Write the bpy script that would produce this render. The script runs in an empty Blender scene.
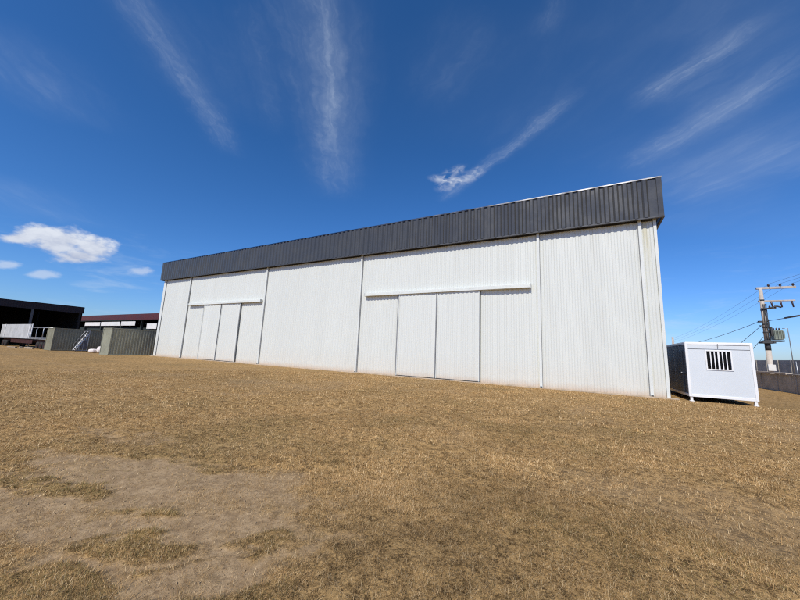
import bpy, math, random
import numpy as np
from mathutils import Vector, Matrix

random.seed(7)
RNG = np.random.default_rng(11)
R = math.radians
scene = bpy.context.scene
col = scene.collection

# ------------------------------------------------------------------ camera
F_PX, PITCH, ROLL, YAW, CAM_H = 329.19, R(9.038), R(2.489), R(29.095), 1.6
fw = Vector((-math.sin(YAW) * math.cos(PITCH), math.cos(YAW) * math.cos(PITCH), math.sin(PITCH)))
rt = Vector((math.cos(YAW), math.sin(YAW), 0))
up = rt.cross(fw)
r2 = rt * math.cos(ROLL) + up * math.sin(ROLL)
u2 = up * math.cos(ROLL) - rt * math.sin(ROLL)
cam_d = bpy.data.cameras.new('camera')
cam = bpy.data.objects.new('camera', cam_d)
col.objects.link(cam)
m = Matrix((r2, u2, -fw)).transposed().to_4x4()
m.translation = (0, 0, CAM_H)
cam.matrix_world = m
cam_d.sensor_width = 36
cam_d.lens = F_PX / 800 * 36
cam_d.clip_start = 0.05
cam_d.clip_end = 20000
scene.camera = cam


def sky_dir(u, v):
    d = fw * F_PX + r2 * (u - 400) + u2 * (300 - v)
    return d.normalized()


# ------------------------------------------------------------------ helpers
class MB:
    """collects plain geometry, links it as one mesh object"""

    def __init__(self):
        self.v, self.f, self.s = [], [], []

    def add(self, vs, fs, smooth=False):
        n = len(self.v)
        self.v += [tuple(p) for p in vs]
        self.f += [tuple(i + n for i in f) for f in fs]
        self.s += [smooth] * len(fs)
        return self

    def box(self, x0, x1, y0, y1, z0, z1):
        vs = [(x0, y0, z0), (x1, y0, z0), (x1, y1, z0), (x0, y1, z0),
              (x0, y0, z1), (x1, y0, z1), (x1, y1, z1), (x0, y1, z1)]
        fs = [(0, 3, 2, 1), (4, 5, 6, 7), (0, 1, 5, 4), (1, 2, 6, 5), (2, 3, 7, 6), (3, 0, 4, 7)]
        return self.add(vs, fs)

    def tube(self, pts, r, n=8, r_end=None, caps=True):
        pts = [Vector(p) for p in pts]
        k = len(pts)
        base = len(self.v)
        for i, p in enumerate(pts):
            d = (pts[min(i + 1, k - 1)] - pts[max(i - 1, 0)]).normalized()
            a = Vector((0, 0, 1)) if abs(d.z) < 0.9 else Vector((1, 0, 0))
            e1 = d.cross(a).normalized()
            e2 = d.cross(e1)
            rr = r if r_end is None else r + (r_end - r) * i / (k - 1)
            for j in range(n):
                t = 2 * math.pi * j / n
                self.v.append(tuple(p + (e1 * math.cos(t) + e2 * math.sin(t)) * rr))
        for i in range(k - 1):
            for j in range(n):
                a0 = base + i * n + j
                a1 = base + i * n + (j + 1) % n
                self.f.append((a0, a1, a1 + n, a0 + n))
                self.s.append(n > 4)
        if caps:
            self.f.append(tuple(base + j for j in range(n))[::-1])
            self.f.append(tuple(base + (k - 1) * n + j for j in range(n)))
            self.s += [False, False]
        return self

    def lathe(self, prof, c=(0, 0, 0), n=14):
        base = len(self.v)
        for (r, z) in prof:
            for j in range(n):
                t = 2 * math.pi * j / n
                self.v.append((c[0] + r * math.cos(t), c[1] + r * math.sin(t), c[2] + z))
        for i in range(len(prof) - 1):
            for j in range(n):
                a0 = base + i * n + j
                a1 = base + i * n + (j + 1) % n
                self.f.append((a0, a1, a1 + n, a0 + n))
                self.s.append(True)
        self.f.append(tuple(base + j for j in range(n))[::-1])
        self.f.append(tuple(base + (len(prof) - 1) * n + j for j in range(n)))
        self.s += [False, False]
        return self

    def corrugated(self, a, b, z0, z1, pitch, depth, thick=0.02, crest=0.38, slope=0.12):
        """trapezoid sheet from point a to b (xy); ribs stand out to the right hand of a->b"""
        a, b = Vector((a[0], a[1], 0)), Vector((b[0], b[1], 0))
        L = (b - a).length
        d = (b - a) / L
        nrm = Vector((d.y, -d.x, 0))
        prof, t = [(0, 0)], 0.0
        w = pitch
        while t + w <= L + 1e-6:
            f = (1 - crest - 2 * slope) * 0.5 * w
            prof += [(t + f, 0), (t + f + slope * w, depth), (t + f + slope * w + crest * w, depth),
                     (t + f + 2 * slope * w + crest * w, 0)]
            t += w
        prof.append((L, 0))
        fr = [a + d * s + nrm * o for s, o in prof]
        bk = [a + d * s - nrm * thick for s, o in prof]
        n = len(fr)
        vs = [(p.x, p.y, z) for z in (z0, z1) for p in fr] + [(p.x, p.y, z) for z in (z0, z1) for p in bk]
        fs = []
        for i in range(n - 1):
            fs.append((i, i + 1, n + i + 1, n + i))
            fs.append((2 * n + i + 1, 2 * n + i, 3 * n + i, 3 * n + i + 1))
            fs.append((i + 1, i, 2 * n + i, 2 * n + i + 1))
            fs.append((n + i, n + i + 1, 3 * n + i + 1, 3 * n + i))
        fs.append((0, n, 3 * n, 2 * n))
        fs.append((n - 1, 3 * n - 1, 4 * n - 1, 2 * n - 1))
        return self.add(vs, fs)

    def build(self, name, mat, parent=None, bevel=0.0, loc=None):
        me = bpy.data.meshes.new(name)
        me.from_pydata(self.v, [], self.f)
        me.materials.append(mat)
        if any(self.s):
            me.polygons.foreach_set('use_smooth', self.s)
        me.update()
        o = bpy.data.objects.new(name, me)
        col.objects.link(o)
        if parent is not None:
            o.parent = parent
        if loc is not None:
            o.location = loc
        if bevel:
            bv = o.modifiers.new('bevel', 'BEVEL')
            bv.width = bevel
            bv.segments = 2
            bv.limit_method = 'ANGLE'
        return o


def empty(name, loc, rz=0.0):
    o = bpy.data.objects.new(name, None)
    col.objects.link(o)
    o.location = loc
    o.rotation_euler = (0, 0, rz)
    o.empty_display_size = 0.3
    return o


def tag(o, label=None, cat=None, group=None, kind=None):
    if label:
        o['label'] = label
    if cat:
        o['category'] = cat
    if group:
        o['group'] = group
    if kind:
        o['kind'] = kind
    return o


# ------------------------------------------------------------------ materials
class NT:
    def __init__(self, tree):
        self.t = tree

    def n(self, typ, **kw):
        nd = self.t.nodes.new(typ)
        for k, v in kw.items():
            if k in nd.inputs.keys() if isinstance(k, str) else False:
                nd.inputs[k].default_value = v
            else:
                setattr(nd, k, v)
        return nd

    def l(self, a, b):
        self.t.links.new(a, b)

    def val(self, s, x):
        if hasattr(x, 'is_linked') or isinstance(x, bpy.types.NodeSocket):
            self.l(x, s)
        else:
            s.default_value = x

    def math(self, op, a, b=None, c=None, clamp=False):
        nd = self.t.nodes.new('ShaderNodeMath')
        nd.operation = op
        nd.use_clamp = clamp
        for i, x in enumerate((a, b, c)):
            if x is not None:
                self.val(nd.inputs[i], x)
        return nd.outputs[0]

    def mix(self, fac, a, b, blend='MIX'):
        nd = self.t.nodes.new('ShaderNodeMix')
        nd.data_type = 'RGBA'
        nd.blend_type = blend
        self.val(nd.inputs[0], fac)
        for s, x in ((nd.inputs[6], a), (nd.inputs[7], b)):
            if isinstance(x, bpy.types.NodeSocket):
                self.l(x, s)
            else:
                s.default_value = (*x[:3], 1)
        return nd.outputs[2]

    def noise(self, vec, scale, detail=4, rough=0.55, dist=0.0, dim='3D'):
        nd = self.t.nodes.new('ShaderNodeTexNoise')
        nd.noise_dimensions = dim
        if vec is not None:
            self.l(vec, nd.inputs['Vector'])
        nd.inputs['Scale'].default_value = scale
        nd.inputs['Detail'].default_value = detail
        nd.inputs['Roughness'].default_value = rough
        nd.inputs['Distortion'].default_value = dist
        return nd.outputs[0]

    def ramp(self, x, lo, hi, a=0.0, b=1.0, smooth=True):
        nd = self.t.nodes.new('ShaderNodeMapRange')
        nd.interpolation_type = 'SMOOTHSTEP' if smooth else 'LINEAR'
        nd.clamp = True
        self.val(nd.inputs[0], x)
        nd.inputs[1].default_value = lo
        nd.inputs[2].default_value = hi
        nd.inputs[3].default_value = a
        nd.inputs[4].default_value = b
        return nd.outputs[0]

    def mapping(self, vec, loc=(0, 0, 0), rot=(0, 0, 0), scale=(1, 1, 1), typ='POINT'):
        nd = self.t.nodes.new('ShaderNodeMapping')
        nd.vector_type = typ
        self.l(vec, nd.inputs[0])
        nd.inputs[1].default_value = loc
        nd.inputs[2].default_value = rot
        nd.inputs[3].default_value = scale
        return nd.outputs[0]


def new_mat(name, rough=0.6, metallic=0.0, spec=0.5):
    mt = bpy.data.materials.new(name)
    mt.use_nodes = True
    nt = NT(mt.node_tree)
    b = mt.node_tree.nodes['Principled BSDF']
    b.inputs['Roughness'].default_value = rough
    b.inputs['Metallic'].default_value = metallic
    b.inputs['Specular IOR Level'].default_value = spec
    geo = nt.n('ShaderNodeNewGeometry')
    return mt, nt, b, geo.outputs['Position']


def paint(name, c, var=0.08, scale=1.2, rough=0.5, metallic=0.0, bump=0.0, streak=0.0, streak_c=None, spec=0.5):
    """painted or weathered surface: mottled tone, optional vertical run-down streaks"""
    mt, nt, b, pos = new_mat(name, rough, metallic, spec)
    n1 = nt.noise(pos, scale, 6, 0.6)
    n2 = nt.noise(pos, scale * 9, 3, 0.5)
    f = nt.math('ADD', nt.math('MULTIPLY', n1, 0.7), nt.math('MULTIPLY', n2, 0.3))
    lo = tuple(x * (1 - var) for x in c)
    hi = tuple(min(1, x * (1 + var)) for x in c)
    colr = nt.mix(nt.ramp(f, 0.35, 0.65), lo, hi)
    if streak:
        sv = nt.mapping(pos, scale=(5, 5, 0.22))
        sn = nt.ramp(nt.noise(sv, 1.4, 5, 0.6), 0.52, 0.78)
        colr = nt.mix(nt.math('MULTIPLY', sn, streak), colr, streak_c or tuple(x * 0.6 for x in c))
    nt.l(colr, b.inputs['Base Color'])
    rr = nt.ramp(n1, 0.3, 0.7, max(0.05, rough - 0.08), min(1, rough + 0.08))
    nt.l(rr, b.inputs['Roughness'])
    if bump:
        bp = nt.n('ShaderNodeBump')
        bp.inputs['Strength'].default_value = bump
        bp.inputs['Distance'].default_value = 0.02
        nt.l(n1, bp.inputs['Height'])
        nt.l(bp.outputs[0], b.inputs['Normal'])
    return mt


def wall_mat(name, c, dirt=True, sheet=1.12, door=False):
    """white coated steel sheet: sheet to sheet tone, rain streaks, reddish soil splash along the foot, faint dents"""
    mt, nt, b, pos = new_mat(name, 0.42)
    sep = nt.n('ShaderNodeSeparateXYZ')
    nt.l(pos, sep.inputs[0])
    x, y, z = sep.outputs
    idx = nt.math('FLOOR', nt.math('DIVIDE', nt.math('ADD', x, nt.math('MULTIPLY', y, 1.0)), sheet))
    wn = nt.n('ShaderNodeTexWhiteNoise', noise_dimensions='1D')
    nt.l(idx, wn.inputs['W'])
    n1 = nt.noise(pos, 0.55, 5, 0.6)
    tone = nt.math('ADD', nt.math('MULTIPLY', wn.outputs[0], 0.05), nt.math('MULTIPLY', n1, 0.10))
    base = nt.mix(nt.ramp(tone, 0.02, 0.14, smooth=False), tuple(v * 0.95 for v in c), tuple(min(0.9, v * 1.035) for v in c))
    sv = nt.mapping(pos, scale=(7, 7, 0.16))
    sn = nt.ramp(nt.noise(sv, 1.3, 6, 0.65), 0.5, 0.8)
    base = nt.mix(nt.math('MULTIPLY', sn, 0.20), base, (0.50, 0.47, 0.40))
    # short dark runs that start at the top of the wall
    sv2 = nt.mapping(pos, loc=(3.1, 0, 0), scale=(4.2, 4.2, 0.05))
    run = nt.math('MULTIPLY', nt.ramp(nt.noise(sv2, 1.6, 4, 0.6), 0.56, 0.74), nt.ramp(z, 5.2, 8.8))
    base = nt.mix(nt.math('MULTIPLY', run, 0.22), base, (0.42, 0.38, 0.27))
    if dirt:
        stn = nt.math('MULTIPLY', nt.math('MULTIPLY', nt.ramp(x, 2.90, 3.02), nt.ramp(x, 3.30, 3.12)), nt.math('MULTIPLY', nt.ramp(z, 5.2, 8.3), nt.ramp(nt.noise(sv, 2.3, 5, 0.6), 0.30, 0.62)))
        base = nt.mix(nt.math('MULTIPLY', stn, 0.6), base, (0.50, 0.43, 0.20))
        n3 = nt.noise(pos, 2.2, 5, 0.65)
        top = nt.math('ADD', 0.18, nt.math('MULTIPLY', n3, 0.55))
        sp = nt.math('SUBTRACT', 1.0, nt.math('DIVIDE', z, top), clamp=True)
        sp = nt.math('POWER', sp, 1.6)
        base = nt.mix(nt.math('MULTIPLY', sp, 0.75), base, (0.47, 0.30, 0.17))
        hz = nt.ramp(z, 0.2, 1.8, 0.16, 0.0)
        base = nt.mix(hz, base, (0.60, 0.47, 0.33))
    nt.l(base, b.inputs['Base Color'])
    bp = nt.n('ShaderNodeBump')
    bp.inputs['Strength'].default_value = 0.35
    bp.inputs['Distance'].default_value = 0.03
    dv = nt.mapping(pos, scale=(1, 1, 0.35))
    nt.l(nt.noise(dv, 1.7, 3, 0.5), bp.inputs['Height'])
    nt.l(bp.outputs[0], b.inputs['Normal'])
    return mt


M = {}
M['white_sheet'] = wall_mat('white_coated_sheet', (0.655, 0.668, 0.610))
M['white_door'] = wall_mat('white_door_sheet', (0.660, 0.673, 0.617))
M['white_trim'] = paint('white_trim', (0.668, 0.682, 0.632), 0.04, 0.8, 0.4, streak=0.15, streak_c=(0.45, 0.42, 0.34))
M['edge_grey'] = paint('door_edge_grey', (0.23, 0.235, 0.235), 0.12, 1.5, 0.5)
M['dark_gap'] = paint('dark_rubber', (0.05, 0.05, 0.052), 0.1, 2, 0.7)
M['fascia'] = paint('charcoal_coated_sheet', (0.062, 0.060, 0.054), 0.08, 0.7, 0.25, streak=0.10, streak_c=(0.14, 0.14, 0.145), spec=0.6)
M['cap'] = paint('bare_cap_flashing', (0.20, 0.20, 0.205), 0.06, 1.0, 0.24, metallic=1.0)
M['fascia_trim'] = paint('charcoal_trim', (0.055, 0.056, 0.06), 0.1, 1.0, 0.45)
M['roof_grey'] = paint('grey_roof_sheet', (0.30, 0.31, 0.32), 0.1, 0.5, 0.4)
M['concrete'] = paint('weathered_concrete', (0.42, 0.39, 0.34), 0.22, 1.4, 0.9, bump=0.5, streak=0.5, streak_c=(0.13, 0.125, 0.115))
M['coping'] = paint('pale_coping', (0.52, 0.45, 0.36), 0.15, 2.0, 0.85, bump=0.3)
M['apron'] = paint('dusty_concrete', (0.43, 0.335, 0.23), 0.22, 1.8, 0.95, bump=0.5)
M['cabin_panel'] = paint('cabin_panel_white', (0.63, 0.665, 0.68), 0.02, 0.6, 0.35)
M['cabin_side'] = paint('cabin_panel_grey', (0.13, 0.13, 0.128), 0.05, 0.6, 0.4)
M['cabin_frame'] = paint('cabin_frame_white', (0.78, 0.78, 0.76), 0.02, 1.0, 0.35)
M['black'] = paint('black_steel', (0.02, 0.02, 0.022), 0.2, 3, 0.5)
M['olive'] = paint('olive_container_paint', (0.28, 0.277, 0.198), 0.10, 0.9, 0.55, streak=0.3, streak_c=(0.13, 0.12, 0.08))
M['olive_dark'] = paint('dark_olive_container_paint', (0.235, 0.225, 0.155), 0.12, 0.9, 0.55, streak=0.3, streak_c=(0.09, 0.085, 0.06))
M['grey_steel'] = paint('galvanised_steel', (0.38, 0.39, 0.40), 0.15, 3, 0.4, metallic=0.6)
M['alu'] = paint('pale_aluminium', (0.62, 0.63, 0.64), 0.1, 3, 0.4, metallic=0.4)
M['maroon'] = paint('maroon_sheet', (0.085, 0.016, 0.016), 0.15, 0.6, 0.5, streak=0.3, streak_c=(0.05, 0.012, 0.012))
M['maroon_dark'] = paint('dark_maroon_sheet', (0.016, 0.006, 0.007), 0.15, 0.6, 0.6)
M['shed_dark'] = paint('shaded_shed_sheet', (0.010, 0.010, 0.011), 0.2, 0.6, 0.8)  # near-black colour holds the shade of the open shed
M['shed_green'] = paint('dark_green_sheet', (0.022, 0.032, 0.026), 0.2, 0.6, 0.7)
M['shed_post'] = paint('dusty_post', (0.10, 0.10, 0.10), 0.2, 1, 0.7)
M['white_panel'] = paint('white_panel', (0.76, 0.74, 0.69), 0.05, 0.8, 0.5)
M['trailer_white'] = paint('dull_white_paint', (0.50, 0.51, 0.51), 0.08, 0.8, 0.5, streak=0.3, streak_c=(0.32, 0.30, 0.27))
M['red_steel'] = paint('rusty_red_steel', (0.04, 0.009, 0.008), 0.25, 2, 0.6)
M['rubber'] = paint('tyre_rubber', (0.022, 0.021, 0.02), 0.2, 4, 0.85)
M['pole'] = paint('pole_concrete', (0.50, 0.44, 0.37), 0.15, 1.2, 0.9, bump=0.4, streak=0.4, streak_c=(0.30, 0.26, 0.22))
M['pole_dark'] = paint('pole_dark_band', (0.055, 0.055, 0.056), 0.2, 2, 0.7)
M['pole_arm'] = paint('arm_concrete', (0.44, 0.39, 0.34), 0.15, 2, 0.9)
M['insulator'] = paint('brown_porcelain', (0.055, 0.035, 0.04), 0.15, 4, 0.3)
M['transformer'] = paint('grey_green_enamel', (0.22, 0.25, 0.21), 0.1, 2, 0.45)
M['wire'] = paint('aged_conductor', (0.075, 0.075, 0.08), 0.1, 2, 0.6)
M['sack'] = paint('white_woven_sack', (0.72, 0.65, 0.60), 0.1, 6, 0.85, bump=0.6)
M['timber'] = paint('weathered_timber', (0.34, 0.27, 0.19), 0.25, 3, 0.85)


def glass_mat():
    mt, nt, b, pos = new_mat('dark_glass', 0.08)
    b.inputs['Base Color'].default_value = (0.004, 0.004, 0.005, 1)
    b.inputs['Specular IOR Level'].default_value = 0.15
    return mt


M['glass'] = glass_mat()

# ------------------------------------------------------------------ numpy noise for the terrain


def vnoise(x, y, s, seed):
    """smooth value noise in 0..1 at wavelength s"""
    X, Y = x / s, y / s
    xi, yi = np.floor(X).astype(np.int64), np.floor(Y).astype(np.int64)
    fx, fy = X - xi, Y - yi
    fx = fx * fx * (3 - 2 * fx)
    fy = fy * fy * (3 - 2 * fy)

    def h(a, b):
        k = (a * 374761393 + b * 668265263 + seed * 974634777) & 0x7fffffff
        k = ((k ^ (k >> 13)) * 1274126177) & 0x7fffffff
        return ((k ^ (k >> 16)) & 0xffff) / 65535.0
    return (h(xi, yi) * (1 - fx) + h(xi + 1, yi) * fx) * (1 - fy) + (h(xi, yi + 1) * (1 - fx) + h(xi + 1, yi + 1) * fx) * fy


def fbm(x, y, s, seed, octv=4, g=0.5):
    t, a, tot = 0, 1.0, 0
    for i in range(octv):
        t = t + a * vnoise(x + 17.3 * i, y - 9.1 * i, s / 2 ** i, seed + i)
        tot += a
        a *= g
    return t / tot


def sstep(a, b, t):
    t = np.clip((t - a) / (b - a), 0, 1)
    return t * t * (3 - 2 * t)


def ell(x, y, cx, cy, rx, ry, ang):
    c, s = math.cos(R(ang)), math.sin(R(ang))
    dx, dy = x - cx, y - cy
    return ((dx * c + dy * s) / rx) ** 2 + ((-dx * s + dy * c) / ry) ** 2


# worn bare earth: (x, y, rx, ry, angle, weight)
BARE = [(-4.35, 2.30, 1.8, 0.72, 26, 1.0), (-3.0, 1.75, 1.15, 0.75, 30, 1.0), (-4.6, 1.25, 1.3, 0.42, 20, 1.0),
        (-3.05, 2.75, 0.5, 0.34, 44, 0.8), (-2.55, 1.30, 0.42, 0.36, 40, 0.85), (-5.9, 1.95, 1.0, 0.28, 15, 0.9),
        (-6.9, 2.9, 1.2, 0.3, 10, 0.5), (-3.4, 0.55, 0.9, 0.4, 20, 0.8), (-2.3, 3.1, 0.4, 0.14, 45, 0.45)]
# grass islands left standing inside it
ISLE = [(-3.22, 1.55, 0.42, 0.20, 32, 1.0), (-2.36, 2.14, 0.27, 0.17, 50, 1.0), (-3.12, 1.02, 0.42, 0.22, 30, 1.0),
        (-5.1, 1.55, 0.75, 0.20, 20, 1.0), (-3.55, 1.96, 0.28, 0.055, 28, 0.8), (-2.72, 1.63, 0.30, 0.03, 62, 0.55),
        (-4.9, 2.75, 0.7, 0.12, 18, 0.7), (-2.65, 1.95, 0.22, 0.10, 60, 0.55), (-1.95, 1.55, 0.32, 0.20, 50, 0.9),
        (-4.0, 3.0, 0.5, 0.1, 25, 0.6)]


def soil_mask(x, y):
    wx = (fbm(x, y, 0.55, 3, 4) - 0.5) * 0.75
    wy = (fbm(x, y, 0.55, 23, 4) - 0.5) * 0.75
    b = np.zeros_like(x)
    for cx, cy, rx, ry, a, w in BARE:
        b = np.maximum(b, w * sstep(1.75, 0.25, ell(x + wx, y + wy, cx, cy, rx, ry, a)))
    i = np.zeros_like(x)
    for cx, cy, rx, ry, a, w in ISLE:
        i = np.maximum(i, w * sstep(1.55, 0.5, ell(x + wx * 0.7, y + wy * 0.7, cx, cy, rx, ry, a)))
    i = i * sstep(0.28, 0.52, fbm(x, y, 0.17, 33, 4, 0.65) + 0.08)
    b = b * (1 - 0.92 * i)
    # ragged edge
    b = sstep(0.12, 1.22, b + ((fbm(x, y, 0.20, 41, 4, 0.6) - 0.5) * 1.25 + (fbm(x, y, 0.05, 57, 2) - 0.5) * 0.7) * sstep(0.0, 0.25, b) * (1.3 - 0.85 * b))
    # scattered thin worn spots further out
    th = fbm(x, y, 2.6, 71, 4)
    w2 = sstep(0.60, 0.78, th + (fbm(x, y, 0.4, 77, 3) - 0.5) * 0.25) * 0.35 * sstep(2.0, 5.0, np.hypot(x, y))
    return np.maximum(b, w2), i


def green_mask(x, y, isle):
    g = sstep(0.54, 0.76, fbm(x, y, 1.9, 91, 4)) * 0.5
    return np.clip(g + isle * 0.6, 0, 1)


def near_shade_mask(x, y):
    """browner turf near the camera, shade of the gaps between blades painted in"""
    d = np.hypot((x - 0.2) / 1.15, y - 0.4) + (fbm(x, y, 1.3, 161, 4) - 0.5) * 3.2
    return sstep(5.6, 2.2, d)


def ground_z(x, y, soil):
    d = np.hypot(x, y)
    near = 1 - sstep(14, 18.5, y) * (1 - sstep(60, 90, d))
    z = (fbm(x, y, 1.4, 101, 4) - 0.5) * 0.05 * near
    z = z + (fbm(x, y, 0.20, 121, 4, 0.65) - 0.5) * 0.042 * (1 - 0.75 * soil) * (1 - sstep(9, 16, d))
    z = z - soil * 0.014 * near
    z = z - 0.10 * sstep(-43.6, -46.5, x)
    return z


def axis(lo, hi, step, far_lo, far_hi, g=1.14):
    a = list(np.arange(lo, hi + 1e-6, step))
    s, p = step, lo
    left = []
    while p > far_lo:
        s *= g
        p -= s
        left.append(p)
    s, p = step, a[-1]
    right = []
    while p < far_hi:
        s *= g
        p += s
        right.append(p)
    return np.array(left[::-1] + a + right)


gx = axis(-8.5, 5.5, 0.035, -2500, 2500)
gy = axis(0.3, 7.5, 0.035, -1500, 2500)
GX, GY = np.meshgrid(gx, gy)
SOIL, IS = soil_mask(GX, GY)
GRN = green_mask(GX, GY, IS)
GZ = ground_z(GX, GY, SOIL)
ny, nx = GX.shape
verts = np.stack([GX, GY, GZ], -1).reshape(-1, 3)
ii = np.arange(ny * nx).reshape(ny, nx)
quads = np.stack([ii[:-1, :-1], ii[:-1, 1:], ii[1:, 1:], ii[1:, :-1]], -1).reshape(-1, 4)


def np_mesh(name, verts, faces, k):
    me = bpy.data.meshes.new(name)
    me.vertices.add(len(verts))
    me.vertices.foreach_set('co', verts.astype(np.float32).ravel())
    nf = len(faces)
    me.loops.add(nf * k)
    me.loops.foreach_set('vertex_index', faces.astype(np.int32).ravel())
    me.polygons.add(nf)
    me.polygons.foreach_set('loop_start', np.arange(0, nf * k, k, dtype=np.int32))
    me.update(calc_edges=True)
    return me


gme = np_mesh('ground', verts, quads, 4)
gme.polygons.foreach_set('use_smooth', np.ones(len(quads), bool))
for nm, arr in (('soil', SOIL), ('green', GRN), ('near_shade', near_shade_mask(GX, GY))):
    at = gme.attributes.new(nm, 'FLOAT', 'POINT')
    at.data.foreach_set('value', arr.astype(np.float32).ravel())


def ground_mat():
    mt, nt, b, pos = new_mat('dry_grass_field', 0.95, spec=0.15)
    so = nt.n('ShaderNodeAttribute', attribute_name='soil').outputs['Fac']
    gr = nt.n('ShaderNodeAttribute', attribute_name='green').outputs['Fac']
    wo = nt.n('ShaderNodeAttribute', attribute_name='near_shade').outputs['Fac']
    big = nt.noise(pos, 0.16, 5, 0.6)
    mid = nt.noise(pos, 0.9, 6, 0.65, 0.4)
    fine = nt.noise(pos, 11, 6, 0.7)
    grit = nt.noise(pos, 75, 4, 0.7)
    clump = nt.noise(pos, 5.2, 5, 0.68, 0.5)
    bits = nt.noise(pos, 42, 4, 0.75, 0.6)
    f2 = nt.math('ADD', nt.math('MULTIPLY', clump, 0.26), nt.math('ADD', nt.math('MULTIPLY', fine, 0.32), nt.math('MULTIPLY', bits, 0.42)))
    k2 = nt.ramp(f2, 0.42, 0.57)
    thatch = nt.mix(k2, (0.092, 0.051, 0.016), (0.525, 0.325, 0.127))
    pale = nt.mix(k2, (0.185, 0.111, 0.045), (0.62, 0.412, 0.190))
    olive = nt.mix(k2, (0.066, 0.041, 0.015), (0.360, 0.236, 0.095))
    c = nt.mix(nt.ramp(mid, 0.50, 0.72, 0, 0.7), thatch, pale)
    c = nt.mix(nt.math('MULTIPLY', nt.ramp(big, 0.46, 0.64), 0.45), c, olive)
    c = nt.mix(nt.math('MULTIPLY', gr, 0.6), c, olive)
    c = nt.mix(nt.math('MULTIPLY', wo, 0.85), c, nt.mix(k2, (0.064, 0.038, 0.014), (0.405, 0.258, 0.105)))  # near turf tone with the shade between blades painted in
    soilc = nt.mix(nt.ramp(nt.noise(pos, 6.5, 7, 0.74, 0.5), 0.34, 0.66), (0.265, 0.176, 0.092), (0.425, 0.298, 0.166))
    soilc = nt.mix(nt.ramp(nt.noise(pos, 17, 5, 0.7, 0.3), 0.52, 0.66, 0, 0.7), soilc, (0.175, 0.112, 0.060))
    soilc = nt.mix(nt.ramp(nt.noise(pos, 8.5, 5, 0.7, 0.4), 0.56, 0.72, 0, 0.55), soilc, (0.44, 0.31, 0.175))
    soilc = nt.mix(nt.ramp(grit, 0.55, 0.72, 0, 0.5), soilc, (0.17, 0.108, 0.066))
    c = nt.mix(so, c, soilc)
    # gravelly brown ground by the far sheds and boundary wall
    nt.l(c, b.inputs['Base Color'])
    h = nt.math('ADD', nt.math('MULTIPLY', fine, 0.55), nt.math('MULTIPLY', grit, 0.18))
    h = nt.math('ADD', h, nt.math('MULTIPLY', mid, 0.9))
    h = nt.math('MULTIPLY', h, nt.math('SUBTRACT', 1.0, nt.math('MULTIPLY', so, 0.40)))
    bp = nt.n('ShaderNodeBump')
    bp.inputs['Strength'].default_value = 0.9
    bp.inputs['Distance'].default_value = 0.045
    nt.l(h, bp.inputs['Height'])
    nt.l(bp.outputs[0], b.inputs['Normal'])
    return mt


gme.materials.append(ground_mat())
ground = bpy.data.objects.new('ground', gme)
col.objects.link(ground)
tag(ground, kind='structure')

# ------------------------------------------------------------------ dry grass blades (nobody could count them)


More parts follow.
